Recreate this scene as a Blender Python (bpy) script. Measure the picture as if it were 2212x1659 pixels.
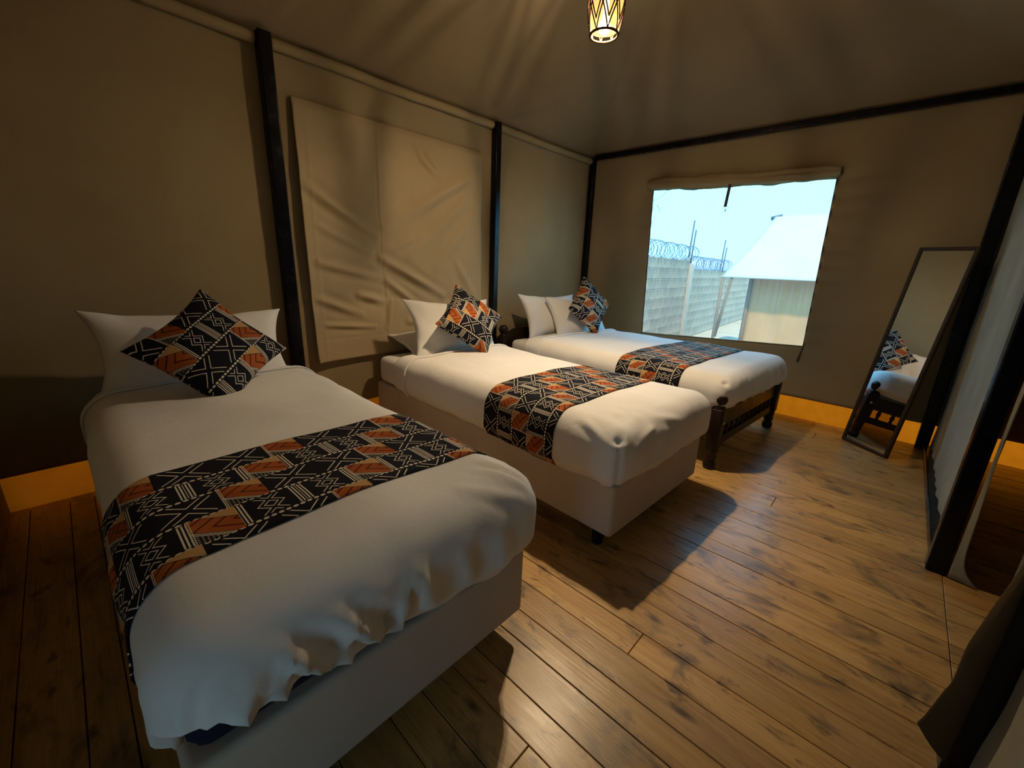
import bpy, bmesh, math, random
from mathutils import Vector, Matrix, noise

# ------------------------------------------------------------------ clear
for o in list(bpy.data.objects):
    bpy.data.objects.remove(o, do_unlink=True)
S = bpy.context.scene
C = S.collection
PI = math.pi

# ------------------------------------------------------------------ camera
CAM = Vector((2.94, 0.0, 1.25))
YAW, PIT, ROL, FPX = -0.74494, -0.278694, -0.0377644, 892.76
fwd = Vector((math.sin(YAW) * math.cos(PIT), math.cos(YAW) * math.cos(PIT), math.sin(PIT)))
r0 = Vector((math.cos(YAW), -math.sin(YAW), 0))
d0 = fwd.cross(r0)
right = math.cos(ROL) * r0 + math.sin(ROL) * d0
down = -math.sin(ROL) * r0 + math.cos(ROL) * d0
cd = bpy.data.cameras.new('camera')
cam = bpy.data.objects.new('camera', cd)
C.objects.link(cam)
cam.matrix_world = Matrix(((right.x, -down.x, -fwd.x, CAM.x), (right.y, -down.y, -fwd.y, CAM.y),
                           (right.z, -down.z, -fwd.z, CAM.z), (0, 0, 0, 1)))
cd.sensor_fit = 'HORIZONTAL'
cd.sensor_width = 36
cd.lens = FPX / 2212 * 36
cd.clip_start = 0.02
cd.clip_end = 2000
S.camera = cam

# ------------------------------------------------------------------ sky, sun, exposure
W = bpy.data.worlds.new('world')
S.world = W
W.use_nodes = True
nt = W.node_tree
nt.nodes.clear()
wo = nt.nodes.new('ShaderNodeOutputWorld')
bg = nt.nodes.new('ShaderNodeBackground')
tc = nt.nodes.new('ShaderNodeTexCoord')
sp = nt.nodes.new('ShaderNodeSeparateXYZ')
cr = nt.nodes.new('ShaderNodeValToRGB')
nt.links.new(tc.outputs['Generated'], sp.inputs[0])
nt.links.new(sp.outputs['Z'], cr.inputs[0])
nt.links.new(cr.outputs[0], bg.inputs[0])
nt.links.new(bg.outputs[0], wo.inputs[0])
e = cr.color_ramp.elements
e[0].position = 0.0
e[0].color = (0.225, 0.72, 1.06, 1)
e[1].position = 0.7
e[1].color = (0.20, 0.64, 1.10, 1)
bg.inputs[1].default_value = 2.6

sd = bpy.data.lights.new('sun', 'SUN')
sd.energy = 3.3
sd.angle = math.radians(3)
sd.color = (1.0, 0.84, 0.62)
sun = bpy.data.objects.new('sun', sd)
C.objects.link(sun)
sun.rotation_euler = Vector((-0.42, 0.62, -1.0)).to_track_quat('-Z', 'Y').to_euler()

vs = S.view_settings
vs.view_transform = 'Standard'
vs.look = 'None'
vs.exposure = 0.32
vs.gamma = 1.0
vs.use_curve_mapping = False

LAMP_W = 560.0
LAMP_COL = (1.0, 0.745, 0.45)


# ------------------------------------------------------------------ node maths
class X:
    """A shader value with operators."""
    nt = None

    def __init__(s, v):
        s.v = v

    @staticmethod
    def op(k, *a):
        n = X.nt.nodes.new('ShaderNodeMath')
        n.operation = k
        for i, q in enumerate(a):
            q = q.v if isinstance(q, X) else q
            if isinstance(q, (int, float)):
                n.inputs[i].default_value = q
            else:
                X.nt.links.new(q, n.inputs[i])
        return X(n.outputs[0])

    def __add__(s, o): return X.op('ADD', s, o)
    __radd__ = __add__
    def __sub__(s, o): return X.op('SUBTRACT', s, o)
    def __rsub__(s, o): return X.op('SUBTRACT', o, s)
    def __mul__(s, o): return X.op('MULTIPLY', s, o)
    __rmul__ = __mul__
    def __truediv__(s, o): return X.op('DIVIDE', s, o)
    def __abs__(s): return X.op('ABSOLUTE', s)
    def __lt__(s, o): return X.op('LESS_THAN', s, o)
    def __gt__(s, o): return X.op('GREATER_THAN', s, o)
    def fl(s): return X.op('FLOOR', s)
    def fr(s): return X.op('FRACT', s)
    def mx(s, o): return X.op('MAXIMUM', s, o)
    def mn(s, o): return X.op('MINIMUM', s, o)


class M:
    """Small material builder around a Principled shader."""

    def __init__(s, name, col=(.5, .5, .5), rough=.6, metal=0.0, spec=.5):
        s.m = bpy.data.materials.new(name)
        s.m.use_nodes = True
        s.nt = s.m.node_tree
        s.b = s.nt.nodes['Principled BSDF']
        s.out = s.nt.nodes['Material Output']
        s.b.inputs['Base Color'].default_value = (*col, 1)
        s.b.inputs['Roughness'].default_value = rough
        s.b.inputs['Metallic'].default_value = metal
        s.b.inputs['Specular IOR Level'].default_value = spec

    def n(s, t, **k):
        q = s.nt.nodes.new(t)
        for a, b in k.items():
            setattr(q, a, b)
        return q

    def l(s, a, b):
        s.nt.links.new(a, b)

    def pos(s, kind='Object', scale=(1, 1, 1), loc=None):
        t = s.n('ShaderNodeTexCoord')
        mp = s.n('ShaderNodeMapping')
        mp.inputs['Scale'].default_value = scale
        s.l(t.outputs[kind], mp.inputs[0])
        if loc is not None:
            s.l(loc, mp.inputs['Location'])
        return mp.outputs[0]

    def noise(s, vec, sc, det=3, rough=.5, dist=0):
        q = s.n('ShaderNodeTexNoise')
        q.inputs['Scale'].default_value = sc
        q.inputs['Detail'].default_value = det
        q.inputs['Roughness'].default_value = rough
        q.inputs['Distortion'].default_value = dist
        s.l(vec, q.inputs['Vector'])
        return q.outputs['Fac']

    def ramp(s, fac, pts):
        q = s.n('ShaderNodeValToRGB')
        el = q.color_ramp.elements
        while len(el) < len(pts):
            el.new(.5)
        for i, (p, c) in enumerate(pts):
            el[i].position = p
            el[i].color = (*c, 1) if len(c) == 3 else c
        s.l(fac, q.inputs[0])
        return q.outputs[0]

    def mix(s, fac, a, b, mode='MIX'):
        q = s.n('ShaderNodeMix', data_type='RGBA', blend_type=mode)
        for v, k in ((fac, 0), (a, 6), (b, 7)):
            if isinstance(v, (int, float)):
                q.inputs[k].default_value = v
            elif isinstance(v, tuple):
                q.inputs[k].default_value = (*v, 1)
            else:
                s.l(v, q.inputs[k])
        return q.outputs[2]

    def col(s, sock):
        s.l(sock, s.b.inputs['Base Color'])
        return s

    def bump(s, h, st=.2, d=.01):
        q = s.n('ShaderNodeBump')
        q.inputs['Strength'].default_value = st
        q.inputs['Distance'].default_value = d
        s.l(h, q.inputs['Height'])
        s.l(q.outputs[0], s.b.inputs['Normal'])
        return s


def mat_fabric(name, c1, c2, sc=6, rough=.9, bump=.25, weave=220, wrinkle=9, d=.008):
    m = M(name, c1, rough, spec=.15)
    p = m.pos('Object')
    m.col(m.ramp(m.noise(p, sc, 4), [(.3, c1), (.7, c2)]))
    a = m.noise(p, wrinkle, 4, .55, .6)
    b = m.noise(p, weave, 2)
    X.nt = m.nt
    m.bump((X(a) + X(b) * .08).v, bump, d)
    return m.m


canvas = mat_fabric('canvas', (.34, .262, .148), (.405, .318, .186), 1.8, .95, .35, 260, 3.2, .02)
canvas_roof = mat_fabric('canvas_roof', (.27, .20, .12), (.32, .245, .15), 1.3, .95, .4, 260, 2.2, .03)
canvas_pale = mat_fabric('canvas_pale', (.36, .35, .285), (.28, .275, .23), 3, .95, .4, 260, 4, .02)
canvas_shaded = mat_fabric('canvas_shaded', (.085, .058, .030), (.11, .075, .04), 3, .95, .4, 260, 4, .02)  # same tent canvas, with shade painted in as a darker brown
canvas_flap = mat_fabric('canvas_flap', (.42, .325, .19), (.48, .375, .225), 2.5, .95, .3, 260, 6, .012)
linen = mat_fabric('white_linen', (.80, .79, .78), (.85, .84, .83), 4, .85, .35, 420, 6.5, .014)
pillow_m = mat_fabric('pillow_cotton', (.80, .785, .765), (.85, .835, .82), 5, .85, .3, 420, 16, .006)
divan = mat_fabric('divan_upholstery', (.56, .49, .42), (.62, .545, .47), 5, .9, .12, 500, 30, .002)
navy = mat_fabric('navy_ticking', (.015, .017, .04), (.02, .022, .05), 5, .9, .1)
webbing = mat_fabric('brown_webbing', (.10, .065, .05), (.13, .085, .065), 20, .9, .1)


def mat_steel(name, c, r):
    m = M(name, c, r, 0.0, .22)
    p = m.pos('Object')
    m.l(m.ramp(m.noise(p, 18, 4), [(.3, (r * .7,) * 3), (.7, (r * 1.4,) * 3)]), m.b.inputs['Roughness'])
    return m.m


steel = mat_steel('black_steel', (.005, .005, .009), .22)
plastic = mat_steel('black_plastic', (.012, .012, .02), .45)
iron = mat_steel('dull_iron', (.10, .11, .14), .5)
galv = mat_steel('galvanised_wire', (.16, .20, .26), .5)
chrome = M('chrome', (.6, .6, .6), .25, 1.0).m
mirror_m = M('mirror_glass', (.82, .82, .82), .015, 1.0).m


def mat_darkwood():
    m = M('dark_carved_wood', (.03, .015, .008), .38, 0.0, .3)
    p = m.pos('Object', (14, 14, 3))
    f = m.noise(p, 2.5, 5, .6, .4)
    m.col(m.ramp(f, [(.25, (.008, .0035, .0025)), (.6, (.024, .011, .006)), (.85, (.05, .023, .011))]))
    m.l(m.ramp(f, [(.2, (.28,) * 3), (.8, (.55,) * 3)]), m.b.inputs['Roughness'])
    m.bump(f, .35, .004)
    return m.m


darkwood = mat_darkwood()
frame_wood = (lambda m: m.col(m.ramp(m.noise(m.pos('Object', (9, 9, 2)), 4, 4), [(.3, (.030, .018, .010)), (.7, (.06, .037, .02))])).m)(M('mirror_frame_wood', (.05, .03, .02), .6, 0.0, .2))


def mat_plank():
    m = M('worn_plank_wood', (.4, .26, .12), .4)
    oi = m.n('ShaderNodeObjectInfo')
    X.nt = m.nt
    rnd = X(oi.outputs['Random'])
    cmb = m.n('ShaderNodeCombineXYZ')
    m.l((rnd * 37.0).v, cmb.inputs[0])
    m.l((rnd * 91.0).v, cmb.inputs[1])
    g = m.noise(m.pos('Object', (1.6, 16, 4), cmb.outputs[0]), 1.0, 6, .62, 1.2)
    fine = m.noise(m.pos('Object', (5, 120, 10), cmb.outputs[0]), 1.0, 4, .6)
    base = m.ramp(g, [(.25, (.25, .130, .040)), (.48, (.48, .28, .095)), (.75, (.64, .41, .155))])
    base = m.mix(.35, base, m.ramp(fine, [(.3, (.27, .155, .055)), (.7, (.68, .46, .195))]))
    # plank to plank tone
    base = m.mix(1.0, base, m.ramp(oi.outputs['Random'], [(0, (.92, .90, .86)), (1, (1.25, 1.22, 1.12))]), 'MULTIPLY')
    # knots
    v = m.n('ShaderNodeTexVoronoi')
    v.inputs['Scale'].default_value = 1.0
    m.l(m.pos('Object', (3.2, 9.0, 3), cmb.outputs[0]), v.inputs['Vector'])
    kn = m.ramp(v.outputs['Distance'], [(.03, (1, 1, 1)), (.16, (0, 0, 0))])
    kr = m.n('ShaderNodeSeparateColor')
    m.l(v.outputs['Color'], kr.inputs[0])
    kf = (X(kn) * (X(kr.outputs[0]) > .5) * .9).v
    base = m.mix(kf, base, (.055, .025, .012))
    # grey weathered stains and dark scuffs in world space
    geo = m.n('ShaderNodeNewGeometry')
    mp = m.n('ShaderNodeMapping')
    mp.inputs['Scale'].default_value = (2.4, 4.2, 1)
    m.l(geo.outputs['Position'], mp.inputs[0])
    st = m.noise(mp.outputs[0], 1.5, 5, .62, .8)
    base = m.mix(m.ramp(st, [(.545, (0, 0, 0)), (.69, (.8, .8, .8))]), base, (.10, .078, .055))
    mp2 = m.n('ShaderNodeMapping')
    mp2.inputs['Scale'].default_value = (7, 16, 1)
    m.l(geo.outputs['Position'], mp2.inputs[0])
    sc = m.noise(mp2.outputs[0], 1.0, 5, .65, .5)
    base = m.mix(m.ramp(sc, [(.575, (0, 0, 0)), (.68, (.8, .8, .8))]), base, (.085, .042, .017))
    m.col(base)
    ro = m.noise(mp.outputs[0], 2.3, 5, .65)
    m.l(m.ramp((X(ro) * .6 + X(fine) * .4).v, [(.35, (.24,) * 3), (.65, (.50,) * 3)]), m.b.inputs['Roughness'])
    m.b.inputs['Coat Weight'].default_value = .4
    m.b.inputs['Coat Roughness'].default_value = .26
    m.bump((X(g) * .5 + X(fine) * .35 + X(ro) * .8).v, .35, .006)
    return m.m


plank_m = mat_plank()


def mat_skirt():
    m = M('orange_skirt', (.7, .3, .05), .8, spec=.1)
    p = m.pos('Object')
    c = m.ramp(m.noise(p, 12, 4), [(.3, (.72, .098, .002)), (.7, (.84, .122, .003))])
    m.col(m.mix(.75, c, (.05, .02, .005)))
    t = m.n('ShaderNodeBsdfTranslucent')
    m.l(c, t.inputs[0])
    mx = m.n('ShaderNodeMixShader')
    mx.inputs[0].default_value = .92
    m.l(m.b.outputs[0], mx.inputs[1])
    m.l(t.outputs[0], mx.inputs[2])
    m.l(mx.outputs[0], m.out.inputs[0])
    return m.m


skirt_m = mat_skirt()


def mat_screen():
    m = M('insect_screen', (.75, .78, .78), .9, spec=.0)
    tr = m.n('ShaderNodeBsdfTransparent')
    tl = m.n('ShaderNodeBsdfTranslucent')
    tl.inputs[0].default_value = (.80, .85, .84, 1)
    # faint vertical threads
    th = m.noise(m.pos('Object', (160, 1, 3)), 1.0, 2)
    f = m.ramp(th, [(.3, (.07,) * 3), (.7, (.15,) * 3)])
    mx = m.n('ShaderNodeMixShader')
    m.l(f, mx.inputs[0])
    m.l(tr.outputs[0], mx.inputs[1])
    m.l(tl.outputs[0], mx.inputs[2])
    m.l(mx.outputs[0], m.out.inputs[0])
    return m.m


screen_m = mat_screen()


def mat_print(name, flip=False):
    """Printed African cloth: dark columns of crosses, beaded rows, rust chevrons."""
    m = M(name, (.1, .1, .1), .85, spec=.15)
    uvn = m.n('ShaderNodeUVMap')
    s3 = m.n('ShaderNodeSeparateXYZ')
    m.l(uvn.outputs[0], s3.inputs[0])
    X.nt = m.nt
    u, v = X(s3.outputs[0]), X(s3.outputs[1])
    cw, P, dk = .112, .375, .278
    cu = u / cw
    ci = cu.fl()
    a = cu.fr() - .5
    x = a * cw
    par = (ci * .5).fr() > .25
    vv = v + ci * .085
    t = (vv / P).fr() * P
    dark = t < dk
    cell = dk / 2
    y = ((t / cell).fr() - .5) * cell
    ax, ay = abs(x), abs(y)
    # large double-line crosses
    big = (abs(abs(ax - ay) - .013) < .0024) * (ax < .046) * (ay < .054)
    # small linked crosses with a diamond between
    x2 = abs(ax - .023)
    small = (abs(abs(x2 - ay) - .0075) < .0020) * (ax < .044) * (ay < .040)
    ed = cell * .5 - ay
    bars = (ed < .0165) * (((ed + .0028) / .0075).fr() < .5) * (ax < .049)
    small = small.mx(bars)
    white = big * (1 - par) + small * par
    # beads along the column edges
    db = cw * .5 - ax
    bead = ((v / .0165).fr() - .5) * .0165
    dots = ((db * db + bead * bead * .55) < .0000215)
    white = white.mx(dots) * dark
    # rust section
    w = t - dk
    L = P - dk
    chev = (((w - ax * 1.25) / .041).fr() < .2)
    tri = (w < x * 1.35 + .006) * (x > -.004)
    triedge = tri * (w > x * 1.35 - .012) * ((((w - x * 1.35) / .0062).fr()) < .5)
    tdot = tri * (((x / .0085).fr() < .45) * ((w / .0085).fr() < .45)) * (w < x * 1.35 - .014)
    tan = (w > L + x * 1.5 + .012) * (x < -.004)
    tanedge = abs(w - L - x * 1.5 - .012) < .002
    stripe = (w < .009) * ((w / .0045).fr() < .5)
    orange = 1 - dark
    geo = m.noise(m.pos('Object'), 9, 3)
    oc = m.ramp(geo, [(.3, (.33, .075, .018)), (.7, (.47, .125, .03))])
    base = m.mix((orange).v, (.010, .010, .017), oc)
    base = m.mix((orange * chev).v, base, (.10, .022, .008))
    base = m.mix((orange * tan).v, base, (.56, .33, .14))
    base = m.mix((orange * tri).v, base, (.014, .011, .014))
    base = m.mix((orange * tanedge).v, base, (.03, .012, .01))
    base = m.mix((white.mx(orange * triedge.mx(tdot * .6).mx(stripe * .8))).v, base, (.76, .70, .57))
    m.col(base)
    m.bump(m.noise(m.pos('Object'), 40, 3), .15, .004)
    return m.m


print_m = mat_print('african_print')


def mat_block():
    m = M('concrete_block', (.5, .49, .44), .95, spec=.1)
    oi = m.n('ShaderNodeObjectInfo')
    p = m.pos('Object')
    c = m.ramp(m.noise(p, 6, 5, .65), [(.3, (.20, .155, .105)), (.5, (.36, .29, .205)), (.75, (.46, .38, .28))])
    c = m.mix(1.0, c, m.ramp(oi.outputs['Random'], [(0, (.86, .85, .84)), (1, (1.08, 1.07, 1.03))]), 'MULTIPLY')
    m.col(c)
    m.bump(m.noise(p, 20, 4), .5, .01)
    return m.m


block_m = mat_block()
mortar_m = mat_fabric('mortar', (.40, .33, .24), (.46, .385, .285), 5, .95, .3, 50, 10)
ground_m = mat_fabric('dry_earth', (.42, .32, .20), (.50, .39, .26), 1.5, .95, .5, 40, 6)
tent_white = mat_fabric('tent_flysheet', (.46, .42, .345), (.51, .47, .39), 2, .9, .3, 200, 2)
tent_tan = mat_fabric('tent_wall_canvas', (.50, .285, .115), (.56, .33, .14), 2, .95, .4, 200, 2.5, .02)
post_tan = mat_fabric('tan_timber', (.20, .13, .075), (.25, .165, .10), 6, .8, .2)
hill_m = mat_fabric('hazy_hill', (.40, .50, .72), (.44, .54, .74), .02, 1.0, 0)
bark = mat_fabric('bark', (.06, .05, .045), (.10, .085, .07), 10, .95, .3)
subfloor_m = M('dark_subfloor', (.02, .012, .006), .9).m


# ------------------------------------------------------------------ mesh helpers
def mesh(name, verts, faces, uvs=None, smooth=True):
    me = bpy.data.meshes.new(name)
    me.from_pydata([tuple(v) for v in verts], [], faces)
    if smooth:
        me.polygons.foreach_set('use_smooth', [True] * len(me.polygons))
    if uvs is not None:
        ul = me.uv_layers.new(name='UVMap')
        for lp in me.loops:
            ul.data[lp.index].uv = uvs[lp.vertex_index]
    me.update()
    return me


def obj(name, me, mat=None, parent=None, loc=(0, 0, 0), rz=0.0):
    o = bpy.data.objects.new(name, me)
    C.objects.link(o)
    o.location = loc
    o.rotation_euler = (0, 0, rz)
    if mat is not None and me is not None and len(me.materials) == 0:
        me.materials.append(mat)
    if parent is not None:
        o.parent = parent
    return o


def empty(name, loc=(0, 0, 0), rz=0.0):
    o = bpy.data.objects.new(name, None)
    o.empty_display_size = .1
    C.objects.link(o)
    o.location = loc
    o.rotation_euler = (0, 0, rz)
    return o


def tag(o, label, cat=None, group=None, kind=None):
    o['label'] = label
    if cat:
        o['category'] = cat
    if group:
        o['group'] = group
    if kind:
        o['kind'] = kind
    return o


def struct(o, label=None):
    o['kind'] = 'structure'
    if label:
        o['label'] = label
    return o


def solid(o, t, off=-1.0):
    md = o.modifiers.new('thickness', 'SOLIDIFY')
    md.thickness = t
    md.offset = off
    return o


def join(parts):
    V, F = [], []
    for v, f in parts:
        b = len(V)
        V += [Vector(q) for q in v]
        F += [tuple(i + b for i in q) for q in f]
    return V, F


def boxvf(x0, x1, y0, y1, z0, z1, bev=0.0, seg=2):
    bm = bmesh.new()
    bmesh.ops.create_cube(bm, size=1)
    for v in bm.verts:
        v.co = Vector(((x0 + x1) / 2 + v.co.x * (x1 - x0), (y0 + y1) / 2 + v.co.y * (y1 - y0), (z0 + z1) / 2 + v.co.z * (z1 - z0)))
    if bev > 0:
        bmesh.ops.bevel(bm, geom=bm.edges[:], offset=bev, segments=seg, affect='EDGES', profile=.5)
    bm.verts.index_update()
    V = [v.co.copy() for v in bm.verts]
    F = [tuple(v.index for v in f.verts) for f in bm.faces]
    bm.free()
    return V, F


def gridvf(nu, nv, fn):
    V = [Vector(fn(i / nu, j / nv)) for j in range(nv + 1) for i in range(nu + 1)]
    F = []
    for j in range(nv):
        for i in range(nu):
            a = j * (nu + 1) + i
            F.append((a, a + 1, a + nu + 2, a + nu + 1))
    return V, F


def tubevf(pts, rad, n=8, closed=False, cap=True):
    pts = [Vector(p) for p in pts]
    V, F = [], []
    m = len(pts)
    up = None
    for i, p in enumerate(pts):
        if closed:
            t = pts[(i + 1) % m] - pts[i - 1]
        else:
            t = pts[min(i + 1, m - 1)] - pts[max(i - 1, 0)]
        t.normalize()
        if up is None:
            up = Vector((0, 0, 1)) if abs(t.z) < .9 else Vector((1, 0, 0))
        s = t.cross(up)
        if s.length < 1e-5:
            s = t.orthogonal()
        s.normalize()
        up = s.cross(t).normalized()
        r = rad(i / max(1, m - 1)) if callable(rad) else rad
        for k in range(n):
            a = 2 * PI * k / n
            V.append(p + (s * math.cos(a) + up * math.sin(a)) * r)
    for i in range(m if closed else m - 1):
        for k in range(n):
            a, b = i * n + k, i * n + (k + 1) % n
            c, d = ((i + 1) % m) * n + (k + 1) % n, ((i + 1) % m) * n + k
            F.append((a, b, c, d))
    if cap and not closed:
        F.append(tuple(range(n))[::-1])
        F.append(tuple((m - 1) * n + k for k in range(n)))
    return V, F


def lathevf(prof, n=20, c=(0, 0)):
    V, F = [], []
    for r, z in prof:
        for k in range(n):
            a = 2 * PI * k / n
            V.append(Vector((c[0] + r * math.cos(a), c[1] + r * math.sin(a), z)))
    for i in range(len(prof) - 1):
        for k in range(n):
            F.append((i * n + k, i * n + (k + 1) % n, (i + 1) * n + (k + 1) % n, (i + 1) * n + k))
    F.append(tuple(range(n))[::-1])
    F.append(tuple((len(prof) - 1) * n + k for k in range(n)))
    return V, F


def nz(p, s=1.0, o=0.0):
    return noise.noise(Vector((p[0] * s + o, p[1] * s + o * 1.7, p[2] * s - o)))


def sstep(a, b, x):
    t = max(0, min(1, (x - a) / (b - a)))
    return t * t * (3 - 2 * t)


# ------------------------------------------------------------------ the tent: floor
YW, XP, YN, XR = 4.41, 3.30, -0.36, 4.9
ZT = 2.44
random.seed(4)
floor = struct(obj('floor', mesh('floor', *boxvf(-.10, XR, YN - .10, YW + .06, -.12, -.031)), subfloor_m), 'worn wooden plank floor')
ys = [YN - .04]
while ys[-1] < YW:
    ys.append(ys[-1] + random.choice((.095, .105, .12, .135, .15)) + random.uniform(-.006, .006))
ys[-1] = YW + .025
plank_me = mesh('plank', *boxvf(-.5, .5, -.5, .5, -.03, 0, .0))
V, F = boxvf(0, 1, -.5, .5, -.03, 0, 0)


def plank(x0, x1, y0, y1, z):
    g = .0014
    w, l = y1 - y0 - 2 * g, x1 - x0 - 2 * g
    v, f = boxvf(-l / 2, l / 2, -w / 2, w / 2, -.03, 0, .0016, 1)
    o = obj('plank', mesh('plank', v, f, smooth=False), plank_m, floor, ((x0 + x1) / 2, (y0 + y1) / 2, z))
    return o


for a, b in zip(ys, ys[1:]):
    z = random.uniform(-.0012, .0008)
    if random.random() < .35:
        xm = random.choice((1.2, 1.9, 2.55)) + random.uniform(-.1, .1)
        plank(-.03, xm, a, b, z)
        plank(xm, XP + .015, a, b, z + random.uniform(-.0006, .0006))
    else:
        plank(-.03, XP + .015, a, b, z)
    plank(XP + .015, XR - .01, a, b, z - .001)


# ------------------------------------------------------------------ canvas walls
def skirtvf(p0, p1, out, n=60, h=.205):
    """orange translucent strip standing on the floor, hung inside the canvas foot"""
    p0, p1, out = Vector(p0), Vector(p1), Vector(out)

    def fn(a, b):
        p = p0.lerp(p1, a)
        w = .006 * nz((a * 9, b * 2, 0), 1, 3) + .010 * (1 - b)
        return p + out * w + Vector((0, 0, -.06 + b * (h + .08)))
    return gridvf(n, 5, fn)


# head wall
def fn_left(a, b):
    y = YN + a * (YW + .02 - YN)
    z = .185 + b * (ZT + .04 - .185)
    x = -.014 + .008 * nz((0, y, z), 1.3, 2) + .004 * nz((0, y, z), 3.5, 5)
    # soft draw lines under the rail and beside the poles
    x += .004 * math.sin(z * 23 + 2 * nz((0, y, z), 2, 1)) * math.exp(-abs(y - 4.37) / .12)
    x += .007 * math.exp(-max(0, z - .185) / .06) * nz((0, y * 4, 0), 1, 9)
    return (x, y, z)


wall_left = struct(obj('wall_left', mesh('wall_left', *gridvf(150, 70, fn_left)), canvas), 'beige canvas head wall behind the beds')
solid(wall_left, .006)
obj('skirt', mesh('skirt', *skirtvf((-.022, YN - .08, 0), (-.022, YW + .03, 0), (-1, 0, 0), 120)), skirt_m, wall_left)['label'] = 'glowing orange ground skirt'

# canvas sleeve around the top rail, one length between each pair of poles
PY = (1.008, 2.842, 4.372)


def sleeve(y0, y1, seed):
    def fn(a, b):
        y = y0 + a * (y1 - y0)
        ang = -2.2 + b * 4.4
        r = .029 + .004 * nz((y, ang, 0), 7, seed) + .002 * nz((y, ang, 0), 22, seed)
        return (.014 + r * math.cos(ang), y, 2.409 + .008 * nz((y, 0, 0), 1.5, seed) + r * math.sin(ang))
    o = obj('rail_sleeve', mesh('rail_sleeve', *gridvf(90, 14, fn)), canvas, wall_left)
    solid(o, .004)


for i, (a, b) in enumerate(((YN, PY[0] - .04), (PY[0] + .04, PY[1] - .04), (PY[1] + .04, PY[2] - .03))):
    sleeve(a, b, i * 3.3)

# window wall with its opening
HO = dict(bl=(.841, .579), br=(2.359, .658), tl=(.776, 2.054), tr=(2.326, 2.012))
hx0, hx1, hz0, hz1 = .80, 2.34, .62, 2.03


def warp(x, z):
    cx, cz = max(hx0, min(hx1, x)), max(hz0, min(hz1, z))
    a, b = (cx - hx0) / (hx1 - hx0), (cz - hz0) / (hz1 - hz0)
    qx = (HO['bl'][0] * (1 - a) + HO['br'][0] * a) * (1 - b) + (HO['tl'][0] * (1 - a) + HO['tr'][0] * a) * b
    qz = (HO['bl'][1] * (1 - a) + HO['br'][1] * a) * (1 - b) + (HO['tl'][1] * (1 - a) + HO['tr'][1] * a) * b
    d = math.hypot(x - cx, z - cz)
    k = math.exp(-d / .25)
    return x + (qx - cx) * k, z + (qz - cz) * k


def lin(a, b, n):
    return [a + (b - a) * i / n for i in range(n)]


xs = lin(-.03, hx0, 26) + lin(hx0, hx1, 46) + lin(hx1, XP + .1, 34) + lin(XP + .1, XR, 12) + [XR]
zs = lin(.185, hz0, 14) + lin(hz0, hz1, 60) + lin(hz1, ZT + .04, 14) + [ZT + .04]
V, F = [], []
for z in zs:
    for x in xs:
        qx, qz = warp(x, z)
        dl, dr = hx0 - x, x - hx1
        y = YW + .006 + .007 * nz((x, 0, z), 1.4, 7) + .003 * nz((x, 0, z), 4, 3)
        inz = sstep(hz0 - .1, hz0 + .1, z) * (1 - sstep(hz1 - .05, hz1 + .15, z))
        rip = math.sin(z * 46 + 2.5 * nz((x, 0, z), 2.5, 4)) * (.6 + .5 * nz((0, 0, z), 4, 8))
        if dr >= 0:
            y -= .020 * rip * math.exp(-dr / .17) * inz + .010 * math.exp(-dr / .05) * inz
        if dl >= 0:
            y -= .008 * rip * math.exp(-dl / .10) * inz
        if z < hz0:
            y -= .006 * math.exp(-(hz0 - z) / .05) * nz((x * 5, 0, 0), 1, 2)
        V.append(Vector((qx, y, qz)))
nx = len(xs)
for j in range(len(zs) - 1):
    for i in range(nx - 1):
        if hx0 - 1e-6 <= xs[i] < hx1 - 1e-6 and hz0 - 1e-6 <= zs[j] < hz1 - 1e-6:
            continue
        F.append((j * nx + i, j * nx + i + 1, (j + 1) * nx + i + 1, (j + 1) * nx + i))
wall_back = struct(obj('wall_back', mesh('wall_back', V, F), canvas), 'brown canvas end wall with the screened window')
solid(wall_back, .006, 1)
obj('skirt', mesh('skirt', *skirtvf((-.02, YW + .012, 0), (XR, YW + .012, 0), (0, 1, 0), 120)), skirt_m, wall_back)['label'] = 'glowing orange ground skirt'

# insect screen
def fn_screen(a, b):
    x = hx0 - .03 + a * (hx1 - hx0 + .06)
    z = hz0 - .03 + b * (hz1 - hz0 + .06)
    qx, qz = warp(x, z)
    return (qx, YW + .024 + .004 * nz((x, 0, z), 2, 1), qz)


win = struct(obj('window_1', mesh('window_1', *gridvf(24, 24, fn_screen)), screen_m), 'screened window opening in the end wall')


def edge(p0, p1, r=.0045, seed=0, nseg=30):
    pts = []
    for i in range(nseg + 1):
        t = i / nseg
        x, z = warp(p0[0] + (p1[0] - p0[0]) * t, p0[1] + (p1[1] - p0[1]) * t)
        pts.append((x + .002 * nz((t * 9, seed, 0)), YW - .004 + .002 * nz((t * 7, seed, 4)), z + .002 * nz((t * 8, seed, 2))))
    return pts


obj('edge_piping', mesh('edge_piping', *tubevf(edge((hx0, hz0), (hx0, hz1)), .004, 6)), webbing, win)
obj('edge_piping', mesh('edge_piping', *tubevf(edge((hx1, hz0), (hx1, hz1), seed=3), .005, 6)), webbing, win)
obj('edge_piping', mesh('edge_piping', *tubevf(edge((hx0, hz0), (hx1, hz0), seed=6), .005, 6)), canvas, win)
z0p = Vector((2.361, YW - .01, .66))
obj('zip_cord', mesh('zip_cord', *tubevf([z0p + Vector((-.002 * i, -.002 * math.sin(i), -.014 * i)) for i in range(11)], lambda t: .005 + .004 * t, 6)), webbing, win)
z1p = Vector((.838, YW - .01, .58))
obj('zip_cord', mesh('zip_cord', *tubevf([z1p + Vector((0, -.001, -.012 * i)) for i in range(6)], .004, 6)), webbing, win)

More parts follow.
